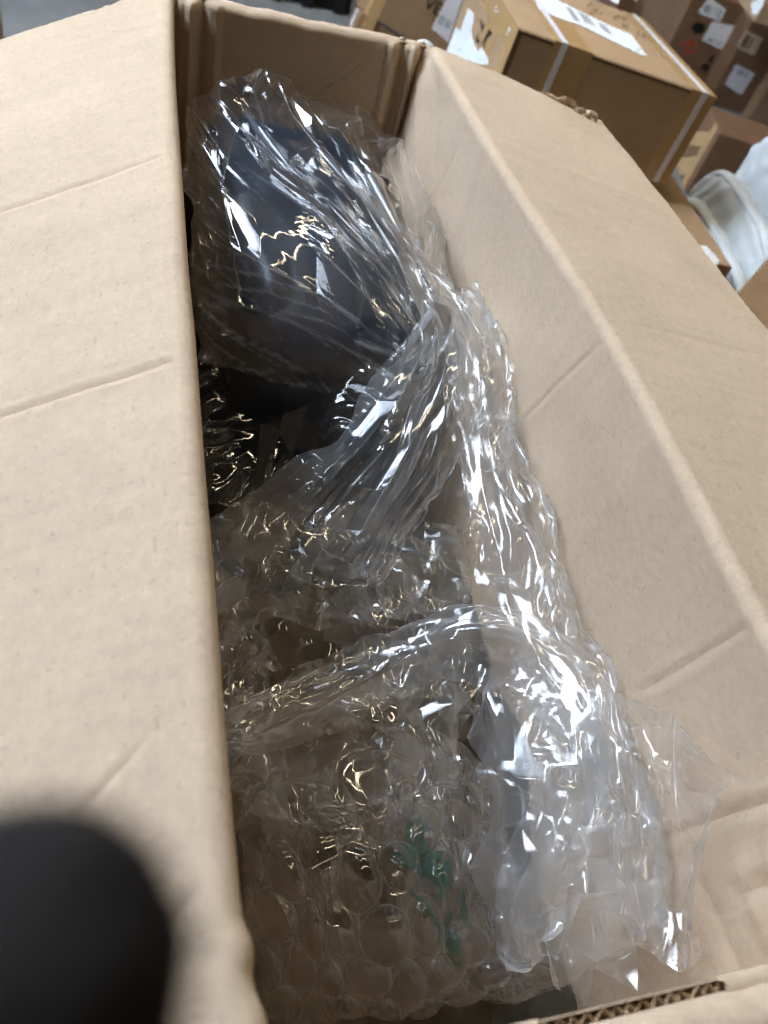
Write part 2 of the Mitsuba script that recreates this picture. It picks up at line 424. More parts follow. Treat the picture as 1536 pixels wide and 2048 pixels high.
def decal_mesh(key, face, poly, lift, thick):
    o, Rm, w, d, h = BOX[key]
    pg = Polygon(poly).buffer(0)
    ms = []
    for q in getattr(pg, 'geoms', [pg]):
        if q.area < 1e-9:
            continue
        m = trimesh.creation.extrude_polygon(q, thick, engine='earcut')
        v = m.vertices.copy(); P = np.zeros_like(v)
        a, b, c = AX[face]
        P[:, a], P[:, b] = v[:, 0], v[:, 1]
        P[:, c] = (v[:, 2] + lift) * (1 if face == 'top' else -1)
        ms.append(trimesh.Trimesh(P @ Rm.T + o, m.faces, process=False))
    return trimesh.util.concatenate(ms)


def decal(key, part, face, polys, mat, px=True, lift=.0006, thick=.0005):
    ms = []
    for p in polys:
        q = [on_face(key, face, *c) for c in p] if px else p
        ms.append(decal_mesh(key, face, q, lift, thick))
    n, k = key + '__' + part, 0
    while n in scene:
        k += 1; n = f'{key}__{part}_{k:03d}'
    add(n, trimesh.util.concatenate(ms), mat, False)
    if len(ms) > 1:
        labels[n] = dict(kind='stuff')
    return n


def quad_bars(q, n, seed, fill=.55, inset=(.08, .1)):
    """Pixel quads of a bar code inside the pixel quad q (corners in order), bars across its first side."""
    rng = np.random.default_rng(seed); q = np.array(q, float); out = []
    P = lambda s_, t_: (q[0] * (1 - s_) + q[1] * s_) * (1 - t_) + (q[3] * (1 - s_) + q[2] * s_) * t_
    xs_ = np.linspace(inset[0], 1 - inset[0], n + 1)
    for i in range(n):
        wdt = (xs_[1] - xs_[0]) * rng.uniform(.25, .95)
        if rng.uniform() < fill + .3:
            out.append([P(xs_[i], inset[1]), P(xs_[i] + wdt, inset[1]), P(xs_[i] + wdt, 1 - inset[1]), P(xs_[i], 1 - inset[1])])
    return out


def smudge(cx, cy, r, n, seed, sx=1., ang=0.):
    rng = np.random.default_rng(seed); out = []
    for k in range(n):
        a = rng.uniform(0, 6.28); q = r * rng.uniform(0, 1) ** .7
        x, y = q * math.cos(a) * sx, q * math.sin(a)
        c, s_ = math.cos(ang), math.sin(ang)
        X, Y = cx + x * c - y * s_, cy + x * s_ + y * c
        e = r * rng.uniform(.12, .3)
        out.append([(X + e * math.cos(t) * rng.uniform(.6, 1.2), Y + e * math.sin(t) * rng.uniform(.6, 1.2)) for t in np.linspace(0, 5.2, 6)])
    return out


def stroke(key, part, face, lines, width, mat, lift=.0012):
    """Painted or printed strokes: pixel polylines on a face, width in metres."""
    o = []
    for l in lines:
        o.append(list(LineString([on_face(key, face, *c) for c in l]).buffer(width / 2, cap_style=2).exterior.coords)[:-1])
    return decal(key, part, face, o, mat, px=False, lift=lift)


# the strapped carton
A = 'strapped_carton'
carton(A, (.828, 1.915, .656), Rotation.from_rotvec([-.02, .06, -.134]).as_matrix(), .57, .642, .24, 'm_kraft_warm', 'strapped brown carton with a long white shipping label on top, right behind the open box')
_, RA, wA, dA, hA = BOX[A]
uA = lambda p: on_face(A, 'front', *p)[0]
for k, (xa, xb) in enumerate(((uA((1095, 120)) - .0, uA((1172, 140))), (uA((1355, 230)), uA((1422, 215))))):
    decal(A, 'tape', 'front', [[(xa, -hA), (xb, -hA), (xb, 0), (xa, 0)]], 'm_tape', px=False, lift=.0004)
    decal(A, 'tape', 'top', [[(xa, 0), (xb, 0), (xb, dA), (xa, dA)]], 'm_tape', px=False, lift=.0004)
decal(A, 'tape', 'left', [[(-.0, -hA), (.05, -hA), (.05, 0), (0, 0)], [(.16, -hA), (.30, -hA), (.30, 0), (.16, 0)], [(.05, -.06), (.6, -.06), (.6, 0), (.05, 0)]], 'm_tape', px=False, lift=.0004)
decal(A, 'edge_seam', 'front', [[(.002, -hA), (.013, -hA), (.013, -.004), (.002, -.004)], [(.012, -.012), (wA - .01, -.010), (wA - .01, -.004), (.012, -.004)]], 'm_flute', px=False, lift=.0003)
for xa in (uA((1128, 95)), uA((1398, 210))):
    wd = .0085
    m1 = decal_mesh(A, 'front', [(xa - wd, -hA), (xa + wd, -hA), (xa + wd, .0008), (xa - wd, .0008)], .0016, .0008)
    m2 = decal_mesh(A, 'top', [(xa - wd, -.002), (xa + wd, -.002), (xa + wd, dA), (xa - wd, dA)], .0016, .0008)
    n = A + '__strap' + ('' if A + '__strap' not in scene else '_001')
    add(n, trimesh.util.concatenate([m1, m2]), 'm_strap', False)
LB = [(1066, -6), (1078, 20), (1120, 38), (1161, 52), (1284, 112), (1294, 113), (1262, 70), (1214, 50), (1118, 3), (1109, -8)]
decal(A, 'shipping_label', 'top', [LB], 'm_paper', lift=.0012)
decal(A, 'barcode', 'top', quad_bars([(1121, 8), (1143, 18), (1166, 51), (1141, 41)], 7, 1) + quad_bars([(1150, 20), (1176, 33), (1196, 58), (1170, 49)], 7, 2) + quad_bars([(1190, 42), (1212, 53), (1232, 76), (1208, 66)], 8, 3) + smudge(1278, 100, 5, 5, 4), 'm_grey_ink', lift=.0018)
decal(A, 'scuff', 'top', smudge(1186, 20, 11, 14, 5, 1.6, .7) + smudge(1245, 40, 12, 12, 6, 2.2, .5) + smudge(1283, 72, 7, 10, 9, 2, .5), 'm_kraft_red', lift=.0009)
decal(A, 'small_label', 'top', [[(1214, -4), (1240, -4), (1236, 9), (1226, 5)]], 'm_paper', lift=.001)
decal(A, 'torn_label', 'left', [[(937, 17), (950, 29), (944, 60), (946, 77), (957, 105), (963, 93), (979, 122), (976, 130), (957, 128), (930, 122), (893, 104), (896, 96), (913, 53), (921, 63)]], 'm_paper', lift=.0012)
decal(A, 'torn_label_marks', 'left', smudge(909, 92, 4, 4, 11) + smudge(920, 101, 5, 5, 12, .5, .4) + smudge(936, 78, 3, 3, 13) + smudge(962, 118, 4, 4, 14), 'm_grey_ink', lift=.0018)
stroke(A, 'printed_letters', 'left', [[(963, 42), (966, 60)], [(970, 48), (966, 60)], [(978, 62), (965, 90)], [(978, 62), (983, 68), (974, 76), (969, 95)], [(956, 68), (954, 80), (959, 84)]], .009, 'm_black')
decal(A, 'clear_tape_patch', 'left', smudge(1018, 62, 9, 8, 21, .6) + smudge(992, 22, 9, 8, 22, .6), 'm_strap', lift=.0007)

# the long flat carton it stands on
B = 'long_carton'
pB = at(1465, 533, z=.335)
carton(B, pB + Rotation.from_euler('z', -7.6, degrees=True).as_matrix() @ [-.60, 0, 0], -7.6, .60, .9, .31, 'm_kraft_warm', 'long ochre carton under the strapped one, its ribbed end poking out beyond the flap')
decal(B, 'end_tape', 'front', [[(.36, -.05), (.60, -.05), (.60, -.002), (.36, -.002)]], 'm_kraft_dark', px=False)
decal(B, 'paper_slip', 'top', [[(1400, 492), (1412, 492), (1440, 522), (1432, 532), (1425, 530)]], 'm_paper')
decal(B, 'tape', 'top', [[(.44, 0), (.49, 0), (.49, .85), (.44, .85)]], 'm_tape', px=False)


def standing(key, px_base, px_top, px_left, yaw, mat, label, z0=0., d=.45, group=None, px_right=None):
    """A carton whose near face has its lower right corner at px_base (height z0), its top under px_top, and reaches left to px_left."""
    Bp = at(*px_base, z=z0)
    dr_ = ray(*px_top); t = ((Bp - CAM)[:2] @ dr_[:2]) / (dr_[:2] @ dr_[:2]); top = (CAM + dr_ * t)[2]
    u = np.array([math.cos(math.radians(yaw)), math.sin(math.radians(yaw)), 0]); nrm = np.array([-u[1], u[0], 0])
    dl = ray(*px_left); t = ((Bp - CAM) @ nrm) / (dl @ nrm); w = (Bp - (CAM + dl * t)) @ u
    carton(key, Bp - u * w + np.array([0, 0, top - z0]), yaw, w, d, top - z0, mat, label, group)
    return key


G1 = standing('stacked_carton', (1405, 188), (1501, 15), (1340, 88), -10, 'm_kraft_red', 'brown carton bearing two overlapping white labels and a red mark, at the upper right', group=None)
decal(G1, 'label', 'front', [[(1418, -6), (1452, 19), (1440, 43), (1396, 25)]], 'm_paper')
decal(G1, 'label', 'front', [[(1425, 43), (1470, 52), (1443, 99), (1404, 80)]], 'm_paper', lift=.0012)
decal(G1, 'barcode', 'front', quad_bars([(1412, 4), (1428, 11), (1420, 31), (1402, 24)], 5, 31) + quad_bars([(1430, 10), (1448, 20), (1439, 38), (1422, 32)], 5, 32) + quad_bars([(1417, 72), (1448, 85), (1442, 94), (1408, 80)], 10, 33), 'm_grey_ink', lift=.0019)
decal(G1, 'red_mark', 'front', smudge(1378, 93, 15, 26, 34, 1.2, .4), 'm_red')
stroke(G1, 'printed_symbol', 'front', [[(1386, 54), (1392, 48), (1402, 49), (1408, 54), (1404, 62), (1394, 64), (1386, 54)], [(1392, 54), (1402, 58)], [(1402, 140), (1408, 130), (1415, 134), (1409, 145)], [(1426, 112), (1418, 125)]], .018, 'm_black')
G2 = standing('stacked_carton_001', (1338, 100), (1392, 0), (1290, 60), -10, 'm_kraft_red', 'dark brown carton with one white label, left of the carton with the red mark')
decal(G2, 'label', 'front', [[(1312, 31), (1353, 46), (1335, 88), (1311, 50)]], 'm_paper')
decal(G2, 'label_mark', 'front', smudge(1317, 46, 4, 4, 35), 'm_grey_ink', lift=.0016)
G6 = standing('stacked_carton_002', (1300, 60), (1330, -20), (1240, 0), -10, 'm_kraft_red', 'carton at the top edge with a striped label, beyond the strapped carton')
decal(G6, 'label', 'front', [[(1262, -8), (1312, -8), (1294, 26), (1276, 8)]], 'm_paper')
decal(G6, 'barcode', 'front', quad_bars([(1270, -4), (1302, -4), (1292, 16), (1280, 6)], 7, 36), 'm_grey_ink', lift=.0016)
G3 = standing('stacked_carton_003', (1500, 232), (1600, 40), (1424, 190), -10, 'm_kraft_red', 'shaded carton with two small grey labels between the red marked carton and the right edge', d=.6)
decal(G3, 'label', 'front', [[(1490, 60), (1526, 76), (1508, 111), (1471, 95)]], 'm_kraft')
decal(G3, 'label_print', 'front', quad_bars([(1492, 66), (1520, 79), (1505, 106), (1477, 93)], 2, 37, .9, (.06, .06)), 'm_kraft_red', lift=.0016)
decal(G3, 'label', 'front', [[(1472, 128), (1510, 147), (1482, 190), (1449, 168)]], 'm_strap')
decal(G3, 'label_print', 'front', quad_bars([(1476, 134), (1504, 147), (1497, 158), (1468, 146)], 9, 38), 'm_grey_ink', lift=.0016)
G4p = at(1492, 246, z=0)
carton('corner_carton', G4p + np.array([0, 0, .46]), -22, .6, .5, .46, 'm_kraft_dark', 'brown carton on the floor at the right edge, its pale side turned to the camera')
G5p = at(1507, 45, z=.52)
carton('upper_carton', G5p + np.array([0, 0, .3]), -18, .6, .5, .3, 'm_kraft_warm', 'carton in the top right corner, stacked above the shaded carton')
decal('upper_carton', 'label', 'left', [[(1503, 5), (1530, -8), (1526, 12), (1514, 30), (1504, 28)]], 'm_paper')

# the lettered carton left of the strapped one, on a second carton
V = 'lettered_carton'
RV = np.array([[.951, .11, .29], [-.168, .969, .181], [-.261, -.221, .94]])
RV, _ = np.linalg.qr(RV); RV *= np.sign(np.diag(RV))
carton(V, (.899, 3.292, .562), RV, .45, .45, .344, 'm_kraft_dark', 'tilted brown carton printed with large black letters, with a grey bar code label')
VK = BOX[V]
decal(V, 'label', 'front', [[(896, -10), (928, -10), (896, 84), (863, 57)]], 'm_strap')
decal(V, 'barcode', 'front', quad_bars([(880, 26), (908, 44), (898, 62), (871, 46)], 12, 41), 'm_grey_ink', lift=.0016)
u0, u1 = on_face(V, 'front', 846, 12), on_face(V, 'front', 880, 27)
tm = meshkit.text_mesh('VE', .11, .0006, bold=True)
sc_ = (u1[0] - u0[0]) / tm.bounds[1][0] * .98
tv = tm.vertices.copy(); tv[:, 0] *= sc_; tv[:, 1] *= sc_
P = np.stack([tv[:, 0] + u0[0], -(tv[:, 2] + .001), tv[:, 1] + u0[1]], -1)
add(V + '__printed_letters', trimesh.Trimesh(P @ VK[1].T + VK[0], tm.faces, process=False), 'm_black', False)
stroke(V, 'printed_line', 'front', [[(836, 15), (845, 21)], [(847, 22), (856, 28)], [(858, 29), (868, 36)]], .012, 'm_kraft_dark')
decal(V, 'tape', 'left', [[(0, -.4), (.12, -.4), (.12, 0), (0, 0)]], 'm_tape', px=False)
decal(V, 'tape', 'front', [[(0, -.5), (.04, -.5), (.04, 0), (0, 0)]], 'm_tape', px=False)
o, RmV, wV, dV, hV = VK
carton('lower_carton', o + RmV @ [-.025, .012, -hV - .005], RmV, wV + .05, .22, .105, 'm_kraft_dark', 'low carton under the tilted lettered one, with a white strip on its end')
decal('lower_carton', 'white_strip', 'left', [[(.10, -.1), (.16, -.1), (.16, -.002), (.10, -.002)]], 'm_strap', px=False)

# small carton and white wrapped goods at the right
C3 = at(1371, 386, z=.0)
dr_ = ray(1451, 271); t_ = ((C3 - CAM)[:2] @ dr_[:2]) / (dr_[:2] @ dr_[:2]); zt = (CAM + dr_ * t_)[2]
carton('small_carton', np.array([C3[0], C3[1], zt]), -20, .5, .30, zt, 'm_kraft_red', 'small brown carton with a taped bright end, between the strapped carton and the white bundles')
decal('small_carton', 'tape', 'left', [[(.05, -zt), (.11, -zt), (.11, 0), (.05, 0)], [(.11, -.22), (.28, -.30), (.28, -.22), (.11, -.14)], [(.11, -.10), (.28, -.16), (.28, -.10), (.11, -.04)]], 'm_tape', px=False)


def bundle(key, top, r, yaw, seed, label):
    """A film-wrapped white slab standing on edge, with a padded bright rim; top is the far end of its upper edge."""
    c = np.array(top) + Rotation.from_euler('z', yaw, degrees=True).as_matrix() @ [0, -r[1] * .75, -r[2]]
    P, U, V_ = superellipsoid(None, r, None, .6, .5, 70)
    w_ = .010 * vnoise(P[..., 0] * 6, P[..., 1] * 8, P[..., 2] * 6, seed=seed) + .010 * np.abs(vnoise(P[..., 1] * 14 + P[..., 2] * 9, P[..., 2] * 3, P[..., 0] * 5, seed=seed + 1)) + crumple(P[..., 1], P[..., 2], seed, .09, .25, n=3)
    P = P + np.stack([w_ * np.sign(P[..., 0]), w_ * 0, w_ * .4], -1)
    Rm = Rotation.from_euler('zx', [yaw, 4], degrees=True).as_matrix()
    add(key + '__sheet', grid_mesh(P @ Rm.T + c), 'm_foam', True)
    th = np.linspace(-.4, math.pi + .2, 80)
    ring = np.stack([th * 0 - r[0] * .2, r[1] * .93 * np.sign(np.cos(th)) * np.abs(np.cos(th)) ** .5, r[2] * .95 * np.sign(np.sin(th)) * np.abs(np.sin(th)) ** .5], -1)
    tt = np.gradient(ring, axis=0); tt /= np.linalg.norm(tt, axis=1, keepdims=True)
    n1 = np.tile([1., 0, 0], (80, 1)); n2 = np.cross(tt, n1)
    a_ = np.linspace(0, 2 * math.pi, 14, endpoint=False)
    G = ring[:, None] + (.014 + .004 * vnoise(th * 3, th * 0, th * 0, seed=seed))[:, None, None] * (n1[:, None] * np.cos(a_)[None, :, None] * 1.5 + n2[:, None] * np.sin(a_)[None, :, None])
    add(key + '__rim', grid_mesh(G @ Rm.T + c, closed=True), 'm_foam', True)
    labels[key] = dict(label=label, category='wrapped bundle')


bundle('white_bundle', at(1560, 268, z=.43), (.05, .30, .20), -4, 3, 'white plastic wrapped bundle cut by the right edge, the tallest of the three')
bundle('white_bundle_001', at(1450, 338, z=.37), (.045, .28, .17), -6, 5, 'white plastic wrapped bundle in the middle of the three beside the long carton')
bundle('white_bundle_002', at(1392, 400, z=.29), (.035, .28, .13), -6, 7, 'lowest white plastic wrapped bundle, half hidden behind the long carton')
e0, e1 = at(1472, 588, z=.46), at(1540, 511, z=.46)
yaw = math.degrees(math.atan2(e1[1] - e0[1], e1[0] - e0[0]))
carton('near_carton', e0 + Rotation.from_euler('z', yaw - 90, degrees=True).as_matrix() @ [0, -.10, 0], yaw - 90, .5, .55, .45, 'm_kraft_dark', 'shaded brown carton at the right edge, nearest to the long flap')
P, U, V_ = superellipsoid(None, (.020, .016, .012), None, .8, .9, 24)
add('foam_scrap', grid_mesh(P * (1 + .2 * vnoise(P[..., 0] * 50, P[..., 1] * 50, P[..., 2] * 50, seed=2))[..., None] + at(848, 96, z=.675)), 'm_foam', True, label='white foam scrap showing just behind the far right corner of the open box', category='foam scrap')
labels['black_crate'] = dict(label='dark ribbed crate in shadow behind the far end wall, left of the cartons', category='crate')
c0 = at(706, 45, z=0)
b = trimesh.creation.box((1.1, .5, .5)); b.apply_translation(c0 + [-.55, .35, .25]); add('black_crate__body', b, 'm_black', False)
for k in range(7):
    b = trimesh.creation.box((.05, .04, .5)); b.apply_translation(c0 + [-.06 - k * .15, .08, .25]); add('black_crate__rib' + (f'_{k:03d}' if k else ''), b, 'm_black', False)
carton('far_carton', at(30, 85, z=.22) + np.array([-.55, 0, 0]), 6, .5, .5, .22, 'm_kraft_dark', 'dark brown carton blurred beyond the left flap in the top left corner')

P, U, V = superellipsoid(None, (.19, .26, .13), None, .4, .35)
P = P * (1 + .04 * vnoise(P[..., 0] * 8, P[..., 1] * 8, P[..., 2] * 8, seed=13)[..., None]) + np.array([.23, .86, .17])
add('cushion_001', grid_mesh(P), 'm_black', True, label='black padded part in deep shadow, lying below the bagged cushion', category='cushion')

# a flat inner carton and pads under the film, seen only as brown shapes through it
X_, Y_ = np.meshgrid(np.linspace(.004, W - .006, 170), np.linspace(.004, .80, 280), indexing='ij')
Z_ = .19 + .07 * np.clip(Y_ / .5, 0, 1) + .05 * vnoise(X_ * 6, Y_ * 6, X_ * 0, seed=51) + crumple(X_, Y_, 52, .11, .9, n=3, warp=.2) + crumple(X_, Y_, 55, .035, .35, n=3, warp=.2)
Z_ -= .16 * np.clip((Y_ - .62) / .18, 0, 1) ** 2
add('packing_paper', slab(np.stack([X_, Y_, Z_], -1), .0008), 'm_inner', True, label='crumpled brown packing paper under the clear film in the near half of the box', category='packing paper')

# ------------------------------------------------------------------ clear film
def spline_surf(rows, nu, nv, world=False, lin=False):
    """rows of (px, py, z): a smooth sheet through these points, as an nu x nv grid."""
    P = rows if world else np.array([[at(px, py, z) for px, py, z in r] for r in rows])
    u0, v0 = np.linspace(0, 1, P.shape[0]), np.linspace(0, 1, P.shape[1])
    if lin:                               # flat panels between the points
        def along(B, x0_, x1_):
            i_ = np.clip(np.searchsorted(x0_, x1_, side='right') - 1, 0, len(x0_) - 2); t_ = ((x1_ - x0_[i_]) / (x0_[i_ + 1] - x0_[i_]))[:, None, None]
            return B[i_] * (1 - t_) + B[i_ + 1] * t_
        A = along(P, u0, np.linspace(0, 1, nu))
        return along(A.transpose(1, 0, 2), v0, np.linspace(0, 1, nv)).transpose(1, 0, 2)
    A = PchipInterpolator(u0, P, axis=0)(np.linspace(0, 1, nu)) if len(u0) > 2 else np.array([P[0] * (1 - t) + P[1] * t for t in np.linspace(0, 1, nu)])
    return PchipInterpolator(v0, A, axis=1)(np.linspace(0, 1, nv))


def metric(G):
    """Distances along the grid's two directions, cloth-like: the mean length of a row is given to every row."""
    du = np.linalg.norm(np.diff(G, axis=0), axis=-1); dv = np.linalg.norm(np.diff(G, axis=1), axis=-1)
    s = np.r_[0, np.cumsum(du.mean(1))]; t = np.r_[0, np.cumsum(dv.max(0))]
    return np.meshgrid(s, t, indexing='ij')


def zoom_grid(A, n, m, closed):
    """Resample an (a, b, 3) grid to (n, m, 3)."""
    A = CubicSpline(np.linspace(0, 1, A.shape[0]), A, axis=0)(np.linspace(0, 1, n))
    if closed:
        A = np.concatenate([A, A[:, :1]], 1)
        return CubicSpline(np.linspace(0, 1, A.shape[1]), A, axis=1, bc_type='periodic')(np.linspace(0, 1, m + 1)[:-1])
    return CubicSpline(np.linspace(0, 1, A.shape[1]), A, axis=1)(np.linspace(0, 1, m))


def relax(X, ru, rv, Tg, its, slack, pull, closed, bend):
    """Position based cloth: rest lengths ru, rv longer than the room there is, so the film buckles into its own creases."""
    X = X.astype(np.float32); Tg = Tg.astype(np.float32)
    ru, rv = ru.astype(np.float32), rv.astype(np.float32)
    rd = np.sqrt(ru[:, :-1] ** 2 + rv[:-1, :ru.shape[1] - 1] ** 2)

    def pair(a, b, r, k=.5):
        d = b - a
        l = np.sqrt(np.einsum('ijk,ijk->ij', d, d)) + 1e-9
        c = d * (k * (1 - r / l))[..., None]
        a += c; b -= c

    n, m = X.shape[:2]
    for it in range(its):
        for p in (0, 1):
            e = (n - p) // 2 * 2 + p
            pair(X[p:e:2], X[p + 1:e:2], ru[p:e - 1:2])
            w = (m - p) // 2 * 2 + p
            pair(X[:, p:w:2], X[:, p + 1:w:2], rv[:, p:w - 1:2])
        if closed:
            pair(X[:, -1:], X[:, :1], rv[:, -1:])
        for p in (0, 1):
            e = (n - p) // 2 * 2 + p
            r = rd[p:e - 1:2]
            pair(X[p:e:2, :-1], X[p + 1:e:2, 1:], r, .4)
            pair(X[p:e:2, 1:], X[p + 1:e:2, :-1], r, .4)
        L2 = np.zeros_like(X)
        L2[1:-1] += X[2:] + X[:-2] - 2 * X[1:-1]
        L2[:, 1:-1] += X[:, 2:] + X[:, :-2] - 2 * X[:, 1:-1]
        X += L2 * bend
        D = X - Tg
        dn = np.sqrt(np.einsum('ijk,ijk->ij', D, D)) + 1e-9
        X -= D * (pull * np.clip(1 - slack / dn, 0, 1))[..., None]
    return X


def buckled(G, eu, ev, slack, seed, closed=False, levels=((8, 260), (4, 160), (2, 14)), pull=.05, bend=.02, gather=0., noise_amp=.25):
    n, m = G.shape[:2]
    su = np.linalg.norm(np.diff(G, axis=0), axis=-1) * eu
    Gc = np.concatenate([G, G[:, :1]], 1) if closed else G
    dv = np.linalg.norm(np.diff(Gc, axis=1), axis=-1)
    sv = dv * ev
    if gather:
        sv = np.maximum(sv, np.minimum(dv.max(0)[None] * gather, dv * 2.0))
    CU = np.concatenate([np.zeros((1, m)), np.cumsum(su, 0)]); CV = np.concatenate([np.zeros((n, 1)), np.cumsum(sv, 1)], 1)
    rng = np.random.default_rng(seed)
    X = None
    for f, its in levels:
        iu = np.unique(np.r_[np.arange(0, n, f), n - 1]); iv = np.arange(0, m - m % f, f) if closed else np.unique(np.r_[np.arange(0, m, f), m - 1])
        Tg = G[iu][:, iv]
        ru = np.diff(CU[iu][:, iv], axis=0)
        rv = np.diff(CV[iu][:, np.r_[iv, CV.shape[1] - 1]], axis=1) if closed else np.diff(CV[iu][:, iv], axis=1)
        if X is None:
            X = Tg
        else:
            X = zoom_grid(X, len(iu), len(iv), closed)
        N = grid_normals(X)
        stp = float(np.median(ru))
        amp = noise_amp * stp * (1 if f > 2 else 0.)
        base = rng.normal(size=X.shape[:2])
        q = np.linspace(0, 1, X.shape[0])[:, None] * 13; w = np.linspace(0, 1, X.shape[1])[None] * 11
        lowf = vnoise(q + 0 * w, w + 0 * q, q * 0 + w * 0, seed=seed + f) + .6 * vnoise(q * 2.3 + 0 * w, w * 2.3 + 0 * q, q * 0 + w * 0, seed=seed + f + 1)
        if closed:
            ang = np.linspace(0, 2 * math.pi, X.shape[1], endpoint=False)[None]
            lowf = vnoise(q * 1.5 + 0 * ang, np.cos(ang) * 2 + 0 * q, np.sin(ang) * 2 + 0 * q, seed=seed + f)
        X = X + N * (amp * (base * .8 + 1.5 * lowf))[..., None]
        X = relax(X, ru, rv, Tg, its, slack, pull, closed, bend)
    X = zoom_grid(X, n, m, closed)
    return X.astype(float)


JOBS, GRIDS = [], {}


def add_film(key, G, bsdf, fine, tiny, seed, closed, buckle):
    JOBS.append((key, G, bsdf, fine, tiny, seed, closed, buckle))


def creased(X, closed, base, gain=.17):
    """Milkiness per vertex: the base value, and more along sharp creases."""
    N = grid_normals(X)
    st = np.median(np.linalg.norm(np.diff(X, axis=0), axis=-1))
    L2 = np.zeros_like(X)
    L2[1:-1] += X[2:] + X[:-2] - 2 * X[1:-1]
    if closed:
        L2 += np.roll(X, 1, 1) + np.roll(X, -1, 1) - 2 * X
    else:
        L2[:, 1:-1] += X[:, 2:] + X[:, :-2] - 2 * X[:, 1:-1]
    k = np.abs((L2 * N).sum(-1)) / st ** 2
    w = base + gain * np.clip((k - 70) / 420, 0, 1) ** 1.3
    return np.stack([np.clip(w, 0, .6).ravel(), np.zeros(w.size)], -1)


def run_job(j):
    key, G, bsdf, fine, tiny, seed, closed, bk = JOBS[j]
    X = buckled(G, *bk[:3], seed, closed, gather=bk[3]) if bk else G.copy()
    n, m = X.shape[:2]
    S, Tt = metric(G)
    local = np.ones(S.shape)
    if closed:
        th = np.linspace(0, 2 * math.pi, m, endpoint=False)[None]
        rad = Tt[:, -1:] / (2 * math.pi) * 1.05
        c1, c2 = np.cos(th) * rad, np.sin(th) * rad
        S, Tt = S + .25 * c1, S * .12 + c2 + c1 * .4
    else:
        local = np.clip(np.linalg.norm(np.gradient(G, axis=1), axis=-1) / np.maximum(np.gradient(Tt, axis=1), 1e-9), .3, 1)
    N = grid_normals(X)
    patch = np.clip(.5 + 1.6 * vnoise(S * 6, Tt * 6, S * 0, seed=seed + 3), .05, 1.3)
    lam, slope, ang, spread = fine
    h = crumple(S, Tt, seed + 1, lam, slope, ang, spread, n=3, warp=.05) * patch * local          # long folds
    h = h + crumple(S, Tt, seed + 5, lam * 3.2, min(slope * .42, .16), n=3, warp=.04)                          # broad facets
    h = h + crumple(S, Tt, seed + 2, tiny[0], tiny[1], n=3) * np.clip(-.35 + 1.4 * vnoise(S * 9, Tt * 9, S * 0 + 2, seed=seed + 9), 0, 1.)
    X = X + N * h[..., None]
    return X.astype(np.float32), creased(X, closed, HAZE[bsdf])


def film_sheet(key, rows, seed, bsdf='m_film', step=.0020, buckle=(1.015, 1.03, .012, 0.), fine=(.04, .34, None, 180.), tiny=(.014, .12), rag=.005, world=False, facet=None, **lab):
    """A sheet through the rows of (px, py, z). buckle: excess length along and across, how far it may stray (m), how much of a gathered width stays.
    fine: (spacing, slope, direction of the folds, its spread) of the creases."""
    P = np.array(rows) if world else np.array([[at(px, py, z) for px, py, z in r] for r in rows])
    lu = np.linalg.norm(np.diff(P, axis=0), axis=-1).sum(0).max(); lv = np.linalg.norm(np.diff(P, axis=1), axis=-1).sum(1).max()
    nu, nv = int(np.clip(lu / step, 30, 400)), int(np.clip(lv / step, 30, 380))
    if facet:                             # broken into flat panels: (panels per control cell, how far their corners move, seed)
        f_, am_, _ = facet
        Q = spline_surf(P, (P.shape[0] - 1) * f_ + 1, (P.shape[1] - 1) * f_ + 1, True)
        r_ = np.random.default_rng(seed + 500)
        nq = grid_normals(Q)
        jit = r_.normal(size=Q.shape) * am_ * .6 + nq * (r_.normal(size=Q.shape[:2]) * am_)[..., None]
        P = Q + jit
    G = spline_surf(P, nu, nv, True, bool(facet))
    N = grid_normals(G)
    if (N * (CAM - G)).sum(-1).mean() < 0:
        G = G[:, ::-1]
    S, Tt = metric(G)
    e = rag * np.stack([vnoise(S * 20, Tt * 20, S * 0 + k, seed=seed + 40 + k) + .6 * tri(S * 17 + Tt * 14 + k * .3) * vnoise(S * 9, Tt * 9, S * 0 + k, seed=seed + 60 + k) for k in range(3)], -1)
    iu, iv = np.meshgrid(np.minimum(np.arange(nu), np.arange(nu)[::-1]) * step, np.minimum(np.arange(nv), np.arange(nv)[::-1]) * step, indexing='ij')
    G = G + e * np.exp(-np.minimum(iu, iv) / .02)[..., None]
    add_film(key, G, bsdf, fine, tiny, seed, False, None if facet else buckle)
    if lab:
        labels[key] = lab


